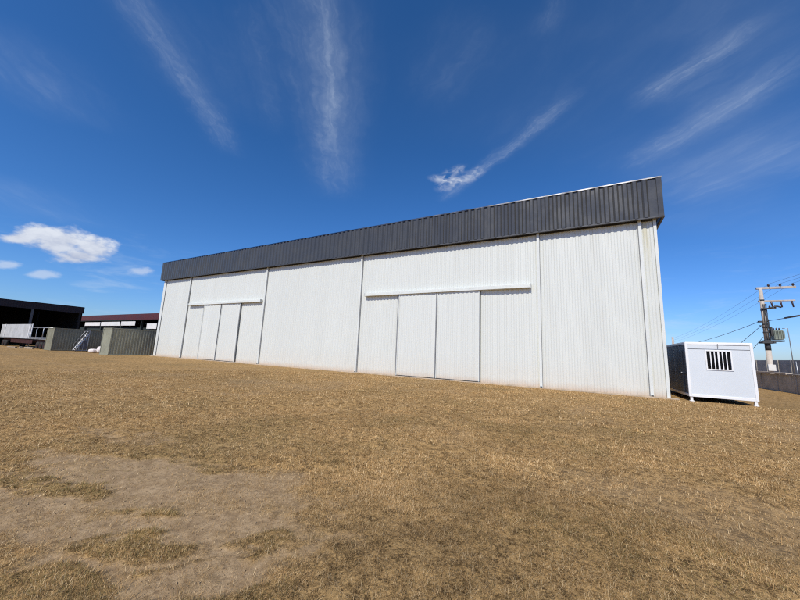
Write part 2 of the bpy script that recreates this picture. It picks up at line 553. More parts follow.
def blade_field(n, r0, r1, length, width, seed, per=26, spread=0.03, tilt_deg=76, loose_f=0.55):
    rng = np.random.default_rng(seed)
    a0, a1 = YAW + R(60), YAW - R(60)          # wedge a little wider than the view
    rr = np.sqrt(rng.uniform(r0 ** 2, r1 ** 2, n))
    th = rng.uniform(a1, a0, n)
    x, y = -np.sin(th) * rr, np.cos(th) * rr
    # gather into tufts
    nt_ = max(1, n // per)
    own = rng.integers(0, nt_, n)
    loose = rng.uniform(0, 1, n) < loose_f
    ox, oy = rng.normal(0, spread, n), rng.normal(0, spread, n)
    tx, ty, trr = x[:nt_][own], y[:nt_][own], rr[:nt_][own]
    x, y = np.where(loose, x, tx + ox), np.where(loose, y, ty + oy)
    rr = np.where(loose, rr, trr)
    out_az = np.arctan2(oy, ox)
    tscale = rng.uniform(0.6, 1.35, nt_)[own]
    ttone = np.where(loose, 1.0, rng.uniform(0.70, 1.15, nt_)[own])
    keep = y < 19.6
    keep &= ~((x < -42) & (y > 16))
    x, y, rr, out_az, loose, tscale, ttone = (q[keep] for q in (x, y, rr, out_az, loose, tscale, ttone))
    so, isl = soil_mask(x, y)
    gr = green_mask(x, y, isl)
    dens = (1 - so) ** 1.5 * (0.35 + 0.65 * sstep(0.30, 0.62, fbm(x, y, 0.30, 201, 3))) + 0.22 * (0.2 + vnoise(x, y, 0.09, 207)) * (0.4 + 1.2 * fbm(x, y, 0.4, 217, 3))
    dens = dens * (0.55 + 0.45 * sstep(0.35, 0.6, fbm(x, y, 1.1, 231, 3)) + isl * 0.2)
    k = rng.uniform(0, 1, len(x)) < dens
    x, y, rr, so, gr, isl, out_az, loose, tscale, ttone = (q[k] for q in (x, y, rr, so, gr, isl, out_az, loose, tscale, ttone))
    n = len(x)
    L = (1 - 0.3 * isl) * tscale * length * np.clip(rng.lognormal(0, 0.42, n), 0.35, 2.4) * (1 - 0.35 * so)
    W = width * rng.uniform(0.6, 1.3, n)
    # combed direction drifting over the field, plus scatter
    comb = fbm(x, y, 1.1, 301, 2) * 12.0
    az = np.where(loose | (rng.uniform(0, 1, n) < 0.4), comb + rng.normal(0, 1.9, n), out_az + rng.normal(0, 1.0, n))
    tilt = np.clip(rng.normal(R(tilt_deg), R(13), n), R(15), R(91))     # from vertical: mostly lying straw
    tilt = tilt * (1 - 0.22 * isl)
    dx, dy = np.cos(az), np.sin(az)
    px, py = -dy, dx
    z0 = ground_z(x, y, so) - 0.006
    lift = 0.003 + rng.uniform(0, 0.016, n)
    st, ct = np.sin(tilt), np.cos(tilt)
    t2 = np.clip(tilt + rng.uniform(-0.35, 0.45, n), R(10), R(97))
    mx, my, mz = x + dx * st * L * .55, y + dy * st * L * .55, z0 + lift + ct * L * .55
    ex, ey, ez = mx + dx * np.sin(t2) * L * .45, my + dy * np.sin(t2) * L * .45, mz + np.cos(t2) * L * .45
    V = np.empty((n, 5, 3))
    V[:, 0] = np.stack([x - px * W, y - py * W, z0], -1)
    V[:, 1] = np.stack([x + px * W, y + py * W, z0], -1)
    V[:, 2] = np.stack([mx + px * W * .75, my + py * W * .75, mz], -1)
    V[:, 3] = np.stack([mx - px * W * .75, my - py * W * .75, mz], -1)
    V[:, 4] = np.stack([ex, ey, ez], -1)
    straw = np.array([[0.515, 0.328, 0.139], [0.71, 0.515, 0.272], [0.405, 0.239, 0.090], [0.26, 0.150, 0.053], [0.165, 0.095, 0.035]])
    oliv = np.array([[0.21, 0.150, 0.045], [0.15, 0.115, 0.034], [0.30, 0.21, 0.072]])
    c = straw[rng.choice(5, n, p=[.28, .17, .27, .18, .10])]
    og = rng.uniform(0, 1, n) < (0.07 + 0.6 * gr)
    c[og] = oliv[rng.integers(0, 3, og.sum())]
    c = c * rng.uniform(0.8, 1.15, (n, 1)) * ttone[:, None] * (1.00 + 0.52 * sstep(0.34, 0.66, fbm(x, y, 0.9, 511, 3)) * (0.6 + 0.4 * sstep(0.35, 0.6, fbm(x, y, 4.5, 521, 3))))[:, None] * (1 - 0.27 * near_shade_mask(x, y))[:, None]
    return V, c


parts = [blade_field(520000, 1.1, 4.6, 0.034, 0.00085, 1, 30, 0.028), blade_field(420000, 4.6, 9.5, 0.040, 0.0015, 2, 30, 0.040, 72),
         blade_field(340000, 9.5, 24.0, 0.055, 0.0034, 3, 24, 0.06, 64)]
parts.append(blade_field(16000, 1.1, 7.0, 0.085, 0.0010, 9, 6, 0.06, 84, 0.85))
V = np.concatenate([p[0] for p in parts])
Cc = np.concatenate([p[1] for p in parts])
nb = len(V)
idx = np.arange(nb)[:, None] * 5
tri = np.concatenate([idx + np.array([[0, 1, 2]]), idx + np.array([[0, 2, 3]]), idx + np.array([[3, 2, 4]])])
bme = np_mesh('grass', V.reshape(-1, 3), tri, 3)
ca = bme.attributes.new('tone', 'FLOAT_COLOR', 'POINT')
ca.data.foreach_set('color', np.concatenate([np.repeat(Cc, 5, 0), np.ones((nb * 5, 1))], 1).astype(np.float32).ravel())
mt, nt, b, pos = new_mat('dry_straw', 0.7, spec=0.25)
at = nt.n('ShaderNodeAttribute', attribute_name='tone')
nt.l(at.outputs['Color'], b.inputs['Base Color'])
bme.materials.append(mt)
grass = bpy.data.objects.new('grass', bme)
col.objects.link(grass)
tag(grass, 'short dry straw coloured grass thinning out over bare earth', 'grass', kind='stuff')

# ------------------------------------------------------------------ crumbs of earth on the bare ground
rng = np.random.default_rng(77)
n = 60000
rr_ = np.sqrt(rng.uniform(1.0, 7.5 ** 2, n))
th_ = rng.uniform(YAW - R(20), YAW + R(62), n)
cx_, cy_ = -np.sin(th_) * rr_, np.cos(th_) * rr_
so_c, _ = soil_mask(cx_, cy_)
kk = rng.uniform(0, 1, n) < so_c * (0.15 + 0.85 * sstep(0.45, 0.7, fbm(cx_, cy_, 0.35, 401, 3)))
cx_, cy_, so_c = cx_[kk], cy_[kk], so_c[kk]
n = len(cx_)
sz_ = 0.0028 * np.clip(rng.lognormal(0, 0.55, n), 0.4, 4.0)
octa = np.array([[1, 0, 0], [0, 1, 0], [-1, 0, 0], [0, -1, 0], [0, 0, 0.8], [0, 0, -0.8]], float)
CV = octa[None] * sz_[:, None, None] * rng.uniform(0.6, 1.35, (n, 6, 1))
ra_ = rng.uniform(0, 6.28, n)
cr_, sr_ = np.cos(ra_)[:, None], np.sin(ra_)[:, None]
CV = np.stack([CV[..., 0] * cr_ - CV[..., 1] * sr_ + cx_[:, None], CV[..., 0] * sr_ + CV[..., 1] * cr_ + cy_[:, None],
               CV[..., 2] + (ground_z(cx_, cy_, so_c) + sz_ * 0.3)[:, None]], -1)
ot = np.array([[0, 1, 4], [1, 2, 4], [2, 3, 4], [3, 0, 4], [1, 0, 5], [2, 1, 5], [3, 2, 5], [0, 3, 5]])
CT = (np.arange(n)[:, None, None] * 6 + ot[None]).reshape(-1, 3)
cme = np_mesh('soil_crumbs', CV.reshape(-1, 3), CT, 3)
cme.materials.append(paint('earth_crumb', (0.33, 0.23, 0.125), 0.35, 40, 0.95))
crumbs = bpy.data.objects.new('soil_crumbs', cme)
col.objects.link(crumbs)
tag(crumbs, 'loose crumbs of dry earth scattered over the bare patch', 'soil crumbs', kind='stuff')

# ------------------------------------------------------------------ the hangar
D, HB, HT, OV = 20.12, 8.84, 11.05, 0.33
XL, XR, YB = -43.30, 3.50, 46.0
hg = empty('hangar', ((XL + XR) / 2, D, 0))
tag(hg, 'long white corrugated metal hangar with charcoal fascia and two pairs of sliding doors', 'hangar')
HO = Vector((-(XL + XR) / 2, -D, 0))     # parts are written in world coordinates


def hp(mb, name, mat, bevel=0.0, parent=hg):
    o = mb.build(name, mat, parent, bevel)
    o.location = HO if parent is hg else (0, 0, 0)
    return o


PITCH_W = 0.28
PIL = [-37.8, -25.354, -14.648, -2.059, 2.83]
hp(MB().corrugated((XL, D + 0.035), (XR, D + 0.035), 0.03, HB + 0.22, PITCH_W, 0.027, slope=0.15), 'wall', M['white_sheet'])
hp(MB().corrugated((XR - 0.03, D + 0.08), (XR - 0.03, YB), 0.03, HB + 0.22, PITCH_W, 0.027, slope=0.15), 'wall', M['white_sheet'])
hp(MB().corrugated((XR, YB), (XL, YB), 0.03, HB + 0.22, PITCH_W, 0.027, slope=0.15), 'wall', M['white_sheet'])
hp(MB().corrugated((XL + 0.03, YB), (XL + 0.03, D + 0.08), 0.03, HB + 0.22, PITCH_W, 0.027, slope=0.15), 'wall', M['white_sheet'])
for x in PIL:
    hp(MB().box(x - 0.07, x + 0.07, D - 0.11, D + 0.02, 0.045, HB + 0.2), 'pilaster', M['white_trim'], 0.012)
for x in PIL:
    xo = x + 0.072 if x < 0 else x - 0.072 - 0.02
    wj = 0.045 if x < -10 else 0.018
    hp(MB().box(xo, xo + wj, D - 0.045, D + 0.01, 0.05, HB + 0.15), 'joint_shade_strip', M['edge_grey'])  # grey for the joint and the pilaster's shaded side, put in as colour
    hp(MB().box(x - 0.05, x + 0.05, D - 0.135, D - 0.112, 0.05, 0.10), 'base_plate', M['dark_gap'])
hp(MB().box(XL - 0.05, XL + 0.42, D - 0.07, D - 0.003, 0.045, HB + 0.2).box(XL - 0.05, XL - 0.006, D + 0.0, D + 0.35, 0.045, HB + 0.2),
   'corner_trim', M['white_trim'], 0.01)
hp(MB().box(XR - 0.10, XR + 0.03, D - 0.05, D - 0.003, 0.045, HB + 0.2).box(XR + 0.012, XR + 0.03, D + 0.0, D + 0.2, 0.045, HB + 0.2),
   'corner_trim', M['white_trim'], 0.008)
# yellowish run-down stain is in the sheet between the last pilaster and the corner
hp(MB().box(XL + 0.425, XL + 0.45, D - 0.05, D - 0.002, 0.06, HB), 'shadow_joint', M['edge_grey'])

hp(MB().box(XL - 0.02, XR + 0.02, D - 0.012, D - 0.004, HB - 0.03, HB + 0.2), 'fascia_shade_strip', M['fascia_trim'])  # dark strip added on the wall top to paint in the fascia's shade
# fascia: ribbed charcoal sheet all round, sitting proud of the wall
FX0, FX1, FY0 = -43.80, 3.83, D - OV
PF = 0.42
hp(MB().corrugated((FX0 + 0.09, FY0 + 0.05), (FX1 - 0.09, FY0 + 0.05), HB + 0.06, HT - 0.09, PF, 0.08, crest=0.30, slope=0.19), 'fascia', M['fascia'])
hp(MB().corrugated((FX1 - 0.05, FY0 + 0.09), (FX1 - 0.05, YB + 0.3), HB + 0.06, HT - 0.09, PF, 0.08, crest=0.30, slope=0.19), 'fascia', M['fascia'])
hp(MB().corrugated((FX0 + 0.05, YB + 0.3), (FX0 + 0.05, FY0 + 0.09), HB + 0.06, HT - 0.09, PF, 0.08, crest=0.30, slope=0.19), 'fascia', M['fascia'])
hp(MB().corrugated((FX1 - 0.05, YB + 0.32), (FX0 + 0.05, YB + 0.32), HB + 0.06, HT - 0.09, PF, 0.08, crest=0.30, slope=0.19), 'fascia', M['fascia'])


def ring(z0, z1, out, thick):
    """four mitre-free bars around the fascia"""
    x0, x1, y0, y1 = FX0 - out, FX1 + out, FY0 - out, YB + 0.37 + out
    mb = MB()
    mb.box(x0, x1, y0, y0 + thick, z0, z1)
    mb.box(x1 - thick, x1, y0 + thick, y1 - thick, z0, z1)
    mb.box(x0, x0 + thick, y0 + thick, y1 - thick, z0, z1)
    mb.box(x0, x1, y1 - thick, y1, z0, z1)
    return mb


capm = ring(HT - 0.088, HT - 0.015, 0.02, 0.14)
for i_ in (4, 5):                         # drip flashing: the front face leans back a little
    vx = capm.v[i_]
    capm.v[i_] = (vx[0], vx[1] + 0.024, vx[2])
hp(capm, 'parapet_cap', M['cap'])
hp(ring(HB - 0.01, HB + 0.06, 0.012, 0.10), 'bottom_trim', M['fascia_trim'], 0.01)
for x, y in ((FX0, FY0), (FX1, FY0)):
    s = 1 if x < 0 else -1
    hp(MB().box(min(x, x + s * 0.22), max(x, x + s * 0.22), y - 0.01, y + 0.045, HB + 0.062, HT - 0.092)
       .box(min(x - s * 0.01, x + s * 0.04), max(x - s * 0.01, x + s * 0.04), y + 0.046, y + 0.25, HB + 0.062, HT - 0.092),
       'corner_flashing', M['fascia'], 0.008)
# underside between fascia and wall
hp(MB().box(FX0 + 0.10, FX1 - 0.10, FY0 + 0.11, D - 0.002, HB + 0.22, HB + 0.25)
   .box(XR + 0.07, FX1 - 0.10, D, YB + 0.2, HB + 0.22, HB + 0.25)
   .box(FX0 + 0.10, XL - 0.07, D, YB + 0.2, HB + 0.22, HB + 0.25), 'soffit', M['fascia_trim'])
xm = (XL + XR) / 2
hp(MB().add([(XL, D, HB + 0.6), (XR, D, HB + 0.6), (XR, YB, HB + 0.6), (XL, YB, HB + 0.6),
             (XL, (D + YB) / 2, HB + 1.8), (XR, (D + YB) / 2, HB + 1.8)],
            [(0, 1, 5, 4), (4, 5, 2, 3), (0, 4, 3), (1, 2, 5), (0, 3, 2, 1)]), 'roof', M['roof_grey'])

# sliding doors: two leaves each, hung from a boxed rail
HD = 5.66
for (xa, xb, xc, gap) in ((-34.442, -31.522, -28.579, 0.17), (-11.186, -8.331, -5.485, 0.085)):
    rail = MB().box(xb - 5.76, xb + 5.84, D - 0.27, D - 0.012, HD - 0.03, HD + 0.075)
    rail.box(xb - 5.76, xb + 5.84, D - 0.23, D - 0.012, HD + 0.085, HD + 0.20)
    rl = hp(rail, 'door_rail', M['white_trim'], 0.012)
    for q in (xb + 5.842, xb - 5.782):
        MB().box(q, q + 0.02, D - 0.28, D - 0.01, HD - 0.04, HD + 0.21).build('end_cap', M['white_trim'], rl)
    for s in (0, 1):
        x0, x1 = (xa, xb - gap / 2) if s == 0 else (xb + gap / 2, xc)
        y1 = D - 0.085
        lf = hp(MB().corrugated((x0 + 0.05, y1 - 0.045), (x1 - 0.05, y1 - 0.045), 0.10, HD - 0.035, PITCH_W, 0.024, thick=0.015, slope=0.15),
                'sliding_door', M['white_door'])
        MB().box(x0, x0 + 0.05, y1 - 0.085, y1, 0.08, HD - 0.03).build('door_stile', M['white_trim'], lf, 0.006)
        MB().box(x1 - 0.05, x1, y1 - 0.085, y1, 0.08, HD - 0.03).build('door_stile', M['white_trim'], lf, 0.006)
        MB().box(x1 + 0.001, x1 + 0.05, y1 - 0.06, y1 - 0.005, 0.09, HD - 0.04).build('leaf_shade_strip', M['edge_grey'], lf)  # grey strip: shade of the leaf's right face put into the colour
        MB().box(x0 + 0.052, x1 - 0.052, y1 - 0.08, y1 - 0.062, 0.085, 0.098).build('bottom_rail', M['edge_grey'], lf)
    hp(MB().box(xb - gap / 2, xb + gap / 2, D - 0.10, D - 0.035, 0.09, HD - 0.03), 'door_seal', M['dark_gap'])
    hp(MB().box(xa - 0.11, xa - 0.006, D - 0.13, D - 0.012, 0.06, HD - 0.03), 'door_stop', M['edge_grey'])

apron = MB().box(XL - 0.1, XR + 0.30, D - 0.38, D + 0.02, -0.12, 0.045).build('concrete_apron', M['apron'], None, 0.015)
tag(apron, kind='structure')

# ------------------------------------------------------------------ site cabin beside the hangar
CX0, CX1, CY0, CL, CZ0, CZ1 = 4.15, 6.42, 19.8, 5.9, 0.20, 2.62
cb = empty('site_cabin', ((CX0 + CX1) / 2, CY0, 0))
tag(cb, 'white portable site cabin with one barred window beside the end of the hangar', 'cabin')
w = CX1 - CX0
h2 = w / 2
fr = MB()
P = 0.10
for sx in (-1, 1):
    xa, xb = (-h2, -h2 + P) if sx < 0 else (h2 - P, h2)
    fr.box(xa, xb, 0, P, CZ0, CZ1)
    fr.box(xa, xb, CL - P, CL, CZ0, CZ1)
    fr.box(xa, xb, P, CL - P, CZ0, CZ0 + 0.12)
    fr.box(xa, xb, P, CL - P, CZ1 - 0.09, CZ1)
for y0 in (0, CL - P):
    fr.box(-h2 + P, h2 - P, y0, y0 + P, CZ0, CZ0 + 0.12)
    fr.box(-h2 + P, h2 - P, y0, y0 + P, CZ1 - 0.09, CZ1)
fr.build('frame', M['cabin_frame'], cb, 0.012)
# window opening in world x 4.86..5.72 -> local
wx0, wx1, wz0, wz1 = 4.885 - (CX0 + CX1) / 2, 5.675 - (CX0 + CX1) / 2, 1.47, 2.25
pn = MB()
yp0, yp1 = 0.025, 0.08
pn.box(-h2 + P, wx0, yp0, yp1, CZ0 + 0.12, CZ1 - 0.09)
pn.box(wx1, h2 - P, yp0, yp1, CZ0 + 0.12, CZ1 - 0.09)
pn.box(wx0, wx1, yp0, yp1, CZ0 + 0.12, wz0)
pn.box(wx0, wx1, yp0, yp1, wz1, CZ1 - 0.09)
pn.build('front_panel', M['cabin_panel'], cb)
MB().box(-h2 + P + 0.004, h2 - P - 0.004, 0.012, 0.024, CZ1 - 0.285, CZ1 - 0.27).build('panel_joint', M['cabin_side'], cb)
MB().box(-0.012, 0.012, -0.012, 0.0, CZ1 - 0.24, CZ1 - 0.03).build('lifting_strap', M['edge_grey'], cb)
win = MB()
win.box(wx0 - 0.05, wx1 + 0.05, -0.005, 0.022, wz1, wz1 + 0.05).box(wx0 - 0.05, wx1 + 0.05, -0.005, 0.022, wz0 - 0.05, wz0)
win.box(wx0 - 0.05, wx0, -0.005, 0.022, wz0, wz1).box(wx1, wx1 + 0.05, -0.005, 0.022, wz0, wz1)
wn = win.build('window', M['cabin_frame'], cb, 0.005)
MB().box(wx0, wx1, 0.066, 0.076, wz0, wz1).build('pane', M['glass'], wn)
pw = (wx1 - wx0)
for i in range(1, 6):
    xx = wx0 + pw * i / 6
    r = 0.030 if i == 3 else 0.019
    MB().box(xx - r, xx + r, 0.0, 0.03, wz0, wz1).build('window_bar', M['cabin_frame'], wn)
for sx in (-1, 1):
    xs = sx * (h2 - 0.05)
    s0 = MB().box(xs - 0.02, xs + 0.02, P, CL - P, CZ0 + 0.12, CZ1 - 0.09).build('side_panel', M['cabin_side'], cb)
    for k in range(1, 5):
        yy = P + (CL - 2 * P) * k / 5
        MB().box(xs + sx * 0.021, xs + sx * 0.025, yy - 0.01, yy + 0.01, CZ0 + 0.13, CZ1 - 0.1).build('panel_joint', M['cabin_frame'], s0)
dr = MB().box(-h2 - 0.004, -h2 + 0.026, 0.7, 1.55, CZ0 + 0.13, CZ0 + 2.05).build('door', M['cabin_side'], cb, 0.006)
MB().box(-h2 - 0.05, -h2 - 0.006, 0.80, 0.92, 1.22, 1.26).build('handle', M['alu'], dr)
MB().box(-h2 - 0.012, -h2 - 0.005, 0.1, 1.5, 1.165, 1.18).build('door_bar', M['black'], dr)
MB().box(-h2 + P, h2 - P, CL - 0.08, CL - 0.03, CZ0 + 0.12, CZ1 - 0.09).build('rear_panel', M['cabin_panel'], cb)
MB().box(-h2 + 0.02, h2 - 0.02, 0.02, CL - 0.02, CZ1 + 0.001, CZ1 + 0.03).build('roof', M['cabin_frame'], cb)
MB().box(-h2 + P, h2 - P, P, CL - P, CZ0 + 0.02, CZ0 + 0.10).build('floor_pan', M['black'], cb)
for sx in (-1, 1):
    for y0 in (0.02, CL - 0.18):
        MB().box(sx * (h2 - 0.09) - 0.075, sx * (h2 - 0.09) + 0.075, y0, y0 + 0.16, -0.02, 0.03)\
            .box(sx * (h2 - 0.09) - 0.045, sx * (h2 - 0.09) + 0.045, y0 + 0.02, y0 + 0.13, 0.03, CZ0).build('foot', M['cabin_frame'], cb, 0.005)

# ------------------------------------------------------------------ shipping containers


def container(loc, rz, mat, H, label, ribs=0.28):
    root = empty('shipping_container', loc, rz)
    tag(root, label, 'shipping container', 'olive shipping containers by the hangar')
    W, L = 2.44, 6.06
    a = W / 2
    f = MB()
    for sx in (-1, 1):
        x0, x1 = (-a, -a + 0.12) if sx < 0 else (a - 0.12, a)
        f.box(x0, x1, 0, 0.12, 0.14, H - 0.12).box(x0, x1, L - 0.12, L, 0.14, H - 0.12)
        f.box(x0, x1, 0.15, L - 0.15, 0.03, 0.17).box(x0, x1, 0.15, L - 0.15, H - 0.09, H - 0.01)
    for y0 in (0, L - 0.12):
        f.box(-a + 0.15, a - 0.15, y0, y0 + 0.12, 0.03, 0.16).box(-a + 0.15, a - 0.15, y0, y0 + 0.12, H - 0.11, H - 0.01)
    f.build('frame', mat, root, 0.008)
    for sx in (-1, 1):
        for y0 in (0, L - 0.17):
            for z0 in (0.0, H - 0.12):
                x0, x1 = (-a - 0.004, -a + 0.15) if sx < 0 else (a - 0.15, a + 0.004)
                c = MB().box(x0, x1, y0 - 0.004, y0 + 0.174, z0, z0 + 0.12).build('corner_casting', mat, root, 0.01)
                MB().box(sx * (a + 0.005) - 0.002, sx * (a + 0.005) + 0.002, y0 + 0.05, y0 + 0.12, z0 + 0.035, z0 + 0.085).build('lashing_slot', M['black'], c)
    MB().corrugated((a - 0.045, 0.12), (a - 0.045, L - 0.12), 0.17, H - 0.09, ribs, 0.036, crest=0.30, slope=0.22).build('side_panel', mat, root)
    MB().corrugated((-a + 0.045, L - 0.12), (-a + 0.045, 0.12), 0.17, H - 0.09, ribs, 0.036, crest=0.30, slope=0.22).build('side_panel', mat, root)
    MB().corrugated((-a + 0.12, 0.045), (a - 0.12, 0.045), 0.16, H - 0.11, 0.24, 0.02, crest=0.36, slope=0.14).build('end_panel', mat, root)
    for sx in (-1, 1):
        d = MB().box(min(0.004 * sx, sx * (a - 0.125)), max(0.004 * sx, sx * (a - 0.125)), L - 0.08, L - 0.03, 0.165, H - 0.115).build('door', mat, root)
        for q in (0.3, 0.8):
            MB().tube([(sx * q, L - 0.012, 0.2), (sx * q, L - 0.012, H - 0.15)], 0.017, 6).build('lock_bar', M['grey_steel'], d)
    MB().box(-a + 0.12, a - 0.12, 0.12, L - 0.12, H - 0.06, H - 0.02).build('roof', mat, root)
    return root


container((-46.42, 16.6, -0.10), R(-2.5), M['olive'], 3.02, 'olive shipping container standing right beside the left end of the hangar')
container((-61.32, 16.0, -0.10), 0, M['olive_dark'], 2.95, 'darker olive shipping container farther left, with a rolling staircase in front')

# ------------------------------------------------------------------ rolling staircase
st = empty('rolling_staircase', (-58.9, 17.9, -0.08))
tag(st, 'grey metal rolling staircase parked against the dark olive container', 'staircase')
sw, run, rise = 0.8, 1.15, 2.35
s0 = MB()
for x in (-sw / 2, sw / 2):
    s0.tube([(x, 0, 0.12), (x, run, rise)], 0.05, 4)
    s0.tube([(x, run + 0.02, 0.1), (x, run + 0.02, rise + 0.35)], 0.045, 4)
    s0.tube([(x, 0, 0.10), (x, run + 0.1, 0.10)], 0.05, 4)
    s0.tube([(x, 0.35, 0.1), (x, 0.35, 0.75)], 0.03, 4)
    s0.tube([(x, 0.72, 0.1), (x, 0.72, 1.5)], 0.03, 4)
    s0.tube([(x, 0.35, 0.7), (x, run, 0.7)], 0.025, 4)
    s0.tube([(x, 0.7, 1.45), (x, run, 1.45)], 0.025, 4)
s0.build('frame', M['grey_steel'], st)
for k in range(9):
    t = (k + 0.7) / 9
    MB().box(-sw / 2, sw / 2, run * t - 0.12, run * t + 0.10, rise * t - 0.03, rise * t + 0.05).build('tread', M['alu'], st)
hr = MB()
for x in (-sw / 2 - 0.03, sw / 2 + 0.03):
    hr.tube([(x, 0.0, 0.9), (x, run * 0.8, 2.62), (x, run + 0.1, 2.82)], 0.025, 6)
    hr.tube([(x, 0.0, 0.12), (x, 0.0, 0.9)], 0.022, 6)
hr.build('handrail', M['grey_steel'], st)
bg_sheet = paint('blue_grey_sheet', (0.10, 0.11, 0.13), 0.2, 2, 0.5)
for x in (-sw / 2, sw / 2):
    MB().box(x - 0.008, x + 0.008, 0.55, run, 0.3, 1.4).build('side_sheet', bg_sheet, st)
for x in (-sw / 2, sw / 2):
    for y in (0.05, run):
        MB().tube([(x - 0.02, y, 0.05), (x + 0.02, y, 0.05)], 0.055, 12).build('castor', M['rubber'], st)

# ------------------------------------------------------------------ sacks between the containers


def sack(loc, sx, sy, sz, rz, label, seed):
    rr = np.random.default_rng(seed)
    mb = MB()
    n, k = 18, 9
    vs, fs = [], []
    for i in range(k + 1):
        ph = -math.pi / 2 + math.pi * i / k
        for j in range(n):
            t = 2 * math.pi * j / n
            cx, sy_ = math.cos(t), math.sin(t)
            e = 0.55
            sq = lambda q: math.copysign(abs(q) ** e, q)
            x, y = sq(cx) * math.cos(ph) ** 0.6, sq(sy_) * math.cos(ph) ** 0.6
            z = math.copysign(abs(math.sin(ph)) ** 0.8, ph)
            b = 1 + rr.normal(0, 0.025)
            vs.append((x * sx * b, y * sy * b, sz + z * sz * (b if z > 0 else 1)))
    for i in range(k):
        for j in range(n):
            fs.append((i * n + j, i * n + (j + 1) % n, (i + 1) * n + (j + 1) % n, (i + 1) * n + j))
    mb.add(vs, fs, True)
    o = mb.build('sack', M['sack'])
    o.location = loc
    o.rotation_euler = (0, 0, rz)
    tag(o, label, 'sack', 'white sacks between the containers')
    return o


sack((-53.9, 18.2, -0.10), 0.45, 0.36, 0.24, 0.3, 'white sack lying lowest on the left by the rolling staircase', 1)
sack((-52.6, 18.5, -0.10), 0.42, 0.34, 0.30, -0.4, 'plump white sack at the right, closest to the nearer olive container', 2)
sack((-53.25, 18.75, -0.10), 0.40, 0.33, 0.42, 0.8, 'tallest white sack standing in the middle of the row', 3)

# ------------------------------------------------------------------ open shed at the far left (opening looks towards the hangar)
SX, SY0, SY1, SZ = -90.0, 2.0, 27.7, 7.95
sh = empty('open_shed', (SX, (SY0 + SY1) / 2, 0))
tag(sh, 'dark open fronted shed with a dark maroon fascia at the far left', 'shed')
so_ = Vector((-SX, -(SY0 + SY1) / 2, 0))


def part(mb, name, mat, root, off, bevel=0.0):
    o = mb.build(name, mat, root, bevel)
    o.location = off
    return o


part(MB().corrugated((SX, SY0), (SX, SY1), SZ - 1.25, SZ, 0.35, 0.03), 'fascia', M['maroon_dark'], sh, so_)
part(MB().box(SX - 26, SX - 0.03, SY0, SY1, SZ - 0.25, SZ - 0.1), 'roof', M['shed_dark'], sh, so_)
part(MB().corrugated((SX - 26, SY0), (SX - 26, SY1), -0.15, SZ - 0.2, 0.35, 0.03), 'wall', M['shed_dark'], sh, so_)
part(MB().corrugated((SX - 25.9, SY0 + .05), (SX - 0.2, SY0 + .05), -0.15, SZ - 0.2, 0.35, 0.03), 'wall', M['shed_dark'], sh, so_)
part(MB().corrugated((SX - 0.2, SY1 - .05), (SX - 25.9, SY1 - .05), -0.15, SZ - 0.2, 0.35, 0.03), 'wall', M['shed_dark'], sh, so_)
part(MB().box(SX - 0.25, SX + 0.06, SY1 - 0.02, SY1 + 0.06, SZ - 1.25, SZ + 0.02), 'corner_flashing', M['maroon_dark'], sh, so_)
part(MB().box(SX - 0.3, SX + 0.07, SY0, SY1, SZ + 0.003, SZ + 0.06), 'eave_flashing', M['maroon_dark'], sh, so_)
for y in (7.8, 14.2, 20.55, 27.3):
    part(MB().box(SX - 0.36, SX - 0.06, y - 0.15, y + 0.15, -0.12, SZ - 0.26), 'post', M['shed_post'] if y < 25 else M['shed_dark'], sh, so_)

# ------------------------------------------------------------------ maroon-edged shed behind
RY, RX0, RX1, RZ = 40.0, -140.0, -62.0, 8.28
rs = empty('long_shed', ((RX0 + RX1) / 2, RY, 0))
tag(rs, 'long low shed with red maroon fascia and white panels behind the olive containers', 'shed')
ro = Vector((-(RX0 + RX1) / 2, -RY, 0))
part(MB().corrugated((RX0, RY), (RX1, RY), RZ - 1.45, RZ, 0.4, 0.03), 'fascia', M['maroon'], rs, ro)
part(MB().box(RX0, RX1, RY + 0.03, RY + 22, RZ - 0.3, RZ - 0.12), 'roof', M['maroon_dark'], rs, ro)
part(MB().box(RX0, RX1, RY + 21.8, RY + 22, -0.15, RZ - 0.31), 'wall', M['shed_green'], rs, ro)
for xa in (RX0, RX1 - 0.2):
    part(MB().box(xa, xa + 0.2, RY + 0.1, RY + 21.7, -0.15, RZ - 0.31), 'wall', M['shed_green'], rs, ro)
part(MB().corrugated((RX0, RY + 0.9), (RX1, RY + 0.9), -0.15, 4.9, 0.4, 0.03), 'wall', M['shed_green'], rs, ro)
part(MB().box(RX0, RX1, RY + 0.05, RY + 0.2, RZ - 1.62, RZ - 1.46), 'eave_beam', M['shed_green'], rs, ro)
for xa, xb, z0, z1 in ((-127.9, -117.9, 5.35, 6.35), (-117.3, -106.0, 5.35, 6.40), (-105.4, -97.9, 5.40, 6.45), (-92.0, -87.4, 4.6, 5.85), (-86.9, -78, 4.6, 5.85)):
    part(MB().box(xa, xb, RY + 0.22, RY + 0.30, z0, z1), 'white_panel', M['white_panel'], rs, ro)
for x in (-139.5, -128.3, -117.6, -105.7, -95.2, -84, -73, -62.4):
    part(MB().box(x - 0.2, x + 0.2, RY + 0.35, RY + 0.75, -0.12, RZ - 1.63), 'post', M['shed_green'], rs, ro)

